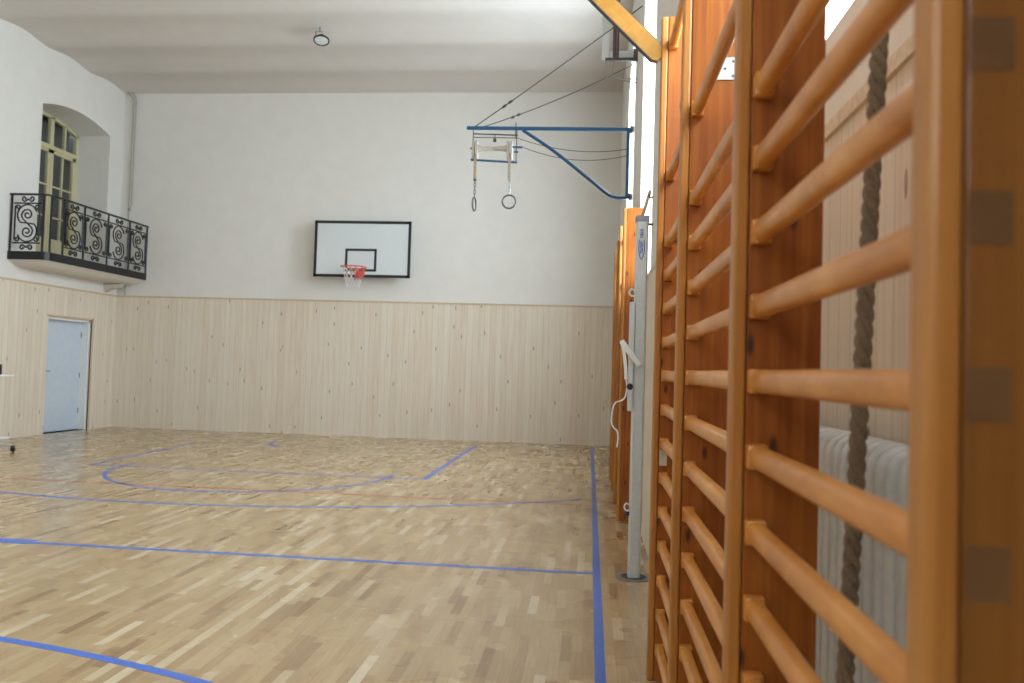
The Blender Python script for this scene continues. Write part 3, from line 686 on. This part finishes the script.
cable((-1.0, Y, 4.30), (.40, Y, 4.16), .09, .0045, 'winding_cord', rg)

# ------------------------------------------------------------------ folded hoist rail high on the right wall
Yh = 9.6; k_ = Yh/11.0
def hp(X, Z): return (X*k_, Yh, 1.35+(Z-1.35)*k_)
ho = thing('hoist_rail', 'dark vertical steel rail and pale plate hanging high beside the right wall', 'rail', hp(.49, 5.8))
a = hp(.048, 5.70); b_ = hp(.150, 6.9); MB().bbox((a[0], Yh, a[2]), (b_[0], Yh+.03, ZC-.0), .004).build('pale_plate', m_rad, ho)
a = hp(.20, 5.68); MB().bbox((a[0], Yh-.03, a[2]), (a[0]+.045, Yh+.04, ZC), .005).bbox((a[0]+.05, Yh-.02, a[2]+.03), (a[0]+.075, Yh+.03, ZC), .004).build('steel_rail', plain('brown_steel', (.11, .075, .075), .5, .4), ho)
a = hp(.10, 5.69); MB().box((a[0], Yh-.02, a[2]-.01), (XR, Yh+.02, a[2]+.025)).box((XR-.05, Yh-.03, a[2]-.01), (XR, Yh+.03, a[2]+.13)).build('wall_arm', m_dsteel, ho)
MB().box((hp(.16, 0)[0], Yh+.02, hp(0, 5.735)[2]), (XR-.02, Yh+.04, hp(0, 5.83)[2])).build('cross_plate', m_rad, ho)
for X0, X1, z0, z1 in ((.10, .54, 5.45, 5.42), (.21, .54, 5.43, 5.37)):
    p0 = hp(X0, 5.69); p1 = hp(X0, z0); p2 = hp(X1, z1); MB().tube([p0, p1, (XR, Yh, p2[2])], .006, 6).build('guide_rod', m_steel, ho)

# ------------------------------------------------------------------ window pole with hook on the near pier
p = MB().tube([(.385, 6.5, 2.60), (.452, 6.5, 2.84)], .014, 8); po = p.build('window_pole', m_patch, None, True)
tag(po, 'short pale wooden pole with a hook leaning on the pier by the net post', 'pole')
MB().tube(smooth([(.385, 6.5, 2.62), (.375, 6.5, 2.59), (.39, 6.5, 2.57)]), .007, 6).tube(smooth([(.44, 6.49, 2.80), (.455, 6.49, 2.775), (.474, 6.49, 2.79)]), .007, 6).build('hook', m_dsteel, po)

# ------------------------------------------------------------------ mobile stand at the left edge
ms = thing('mobile_stand', 'pale mobile laptop stand on casters at the left edge by the panelled wall', 'stand', (-8.35, 10.15, 0))
MB().bbox((-8.60, 9.86, 1.045), (-7.955, 10.36, 1.068), .006).build('table_top', m_white, ms)
MB().bbox((-8.47, 10.12, .10), (-8.41, 10.18, 1.045), .006).build('column', m_alu, ms)
for y in (9.94, 10.36): MB().bbox((-8.80, y-.02, .075), (-7.95, y+.02, .11), .006).build('foot_bar', m_alu, ms)
MB().bbox((-8.50, 9.94, .08), (-8.38, 10.36, .11), .005).build('base_bar', m_alu, ms)
for x, y in ((-7.93, 9.94), (-7.93, 10.36), (-8.80, 9.94), (-8.80, 10.36)):
    cst = MB().lathe((x, y-.014, .036), (0, 1, 0), [(.03, 0), (.036, .006), (.036, .022), (.03, .028)], 16).build('caster', m_blk, ms, True)
    MB().bbox((x-.02, y-.02, .06), (x+.02, y+.02, .09), .003).build('fork', m_dsteel, cst)
lp = thing('black_box', 'small black box on the pale mobile stand at the left edge', 'box', (-8.25, 10.1, 1.07))
MB().bbox((-8.45, 9.98, 1.07), (-8.02, 10.2, 1.21), .01).build('case', m_blk, lp); MB().bbox((-8.43, 9.974, 1.09), (-8.04, 9.981, 1.19), .003).build('front_grille', m_dsteel, lp)
ps = MB().bbox((-9.27, 11.55, .0), (-9.21, 11.95, .035), .008).tube([(-9.24, 11.95, .02), (-9.24, 12.05, .012), (-9.25, 12.2, .006)], .006, 6).build('power_strip', m_white)
tag(ps, 'small white power strip lying at the foot of the left panelling', 'power strip')
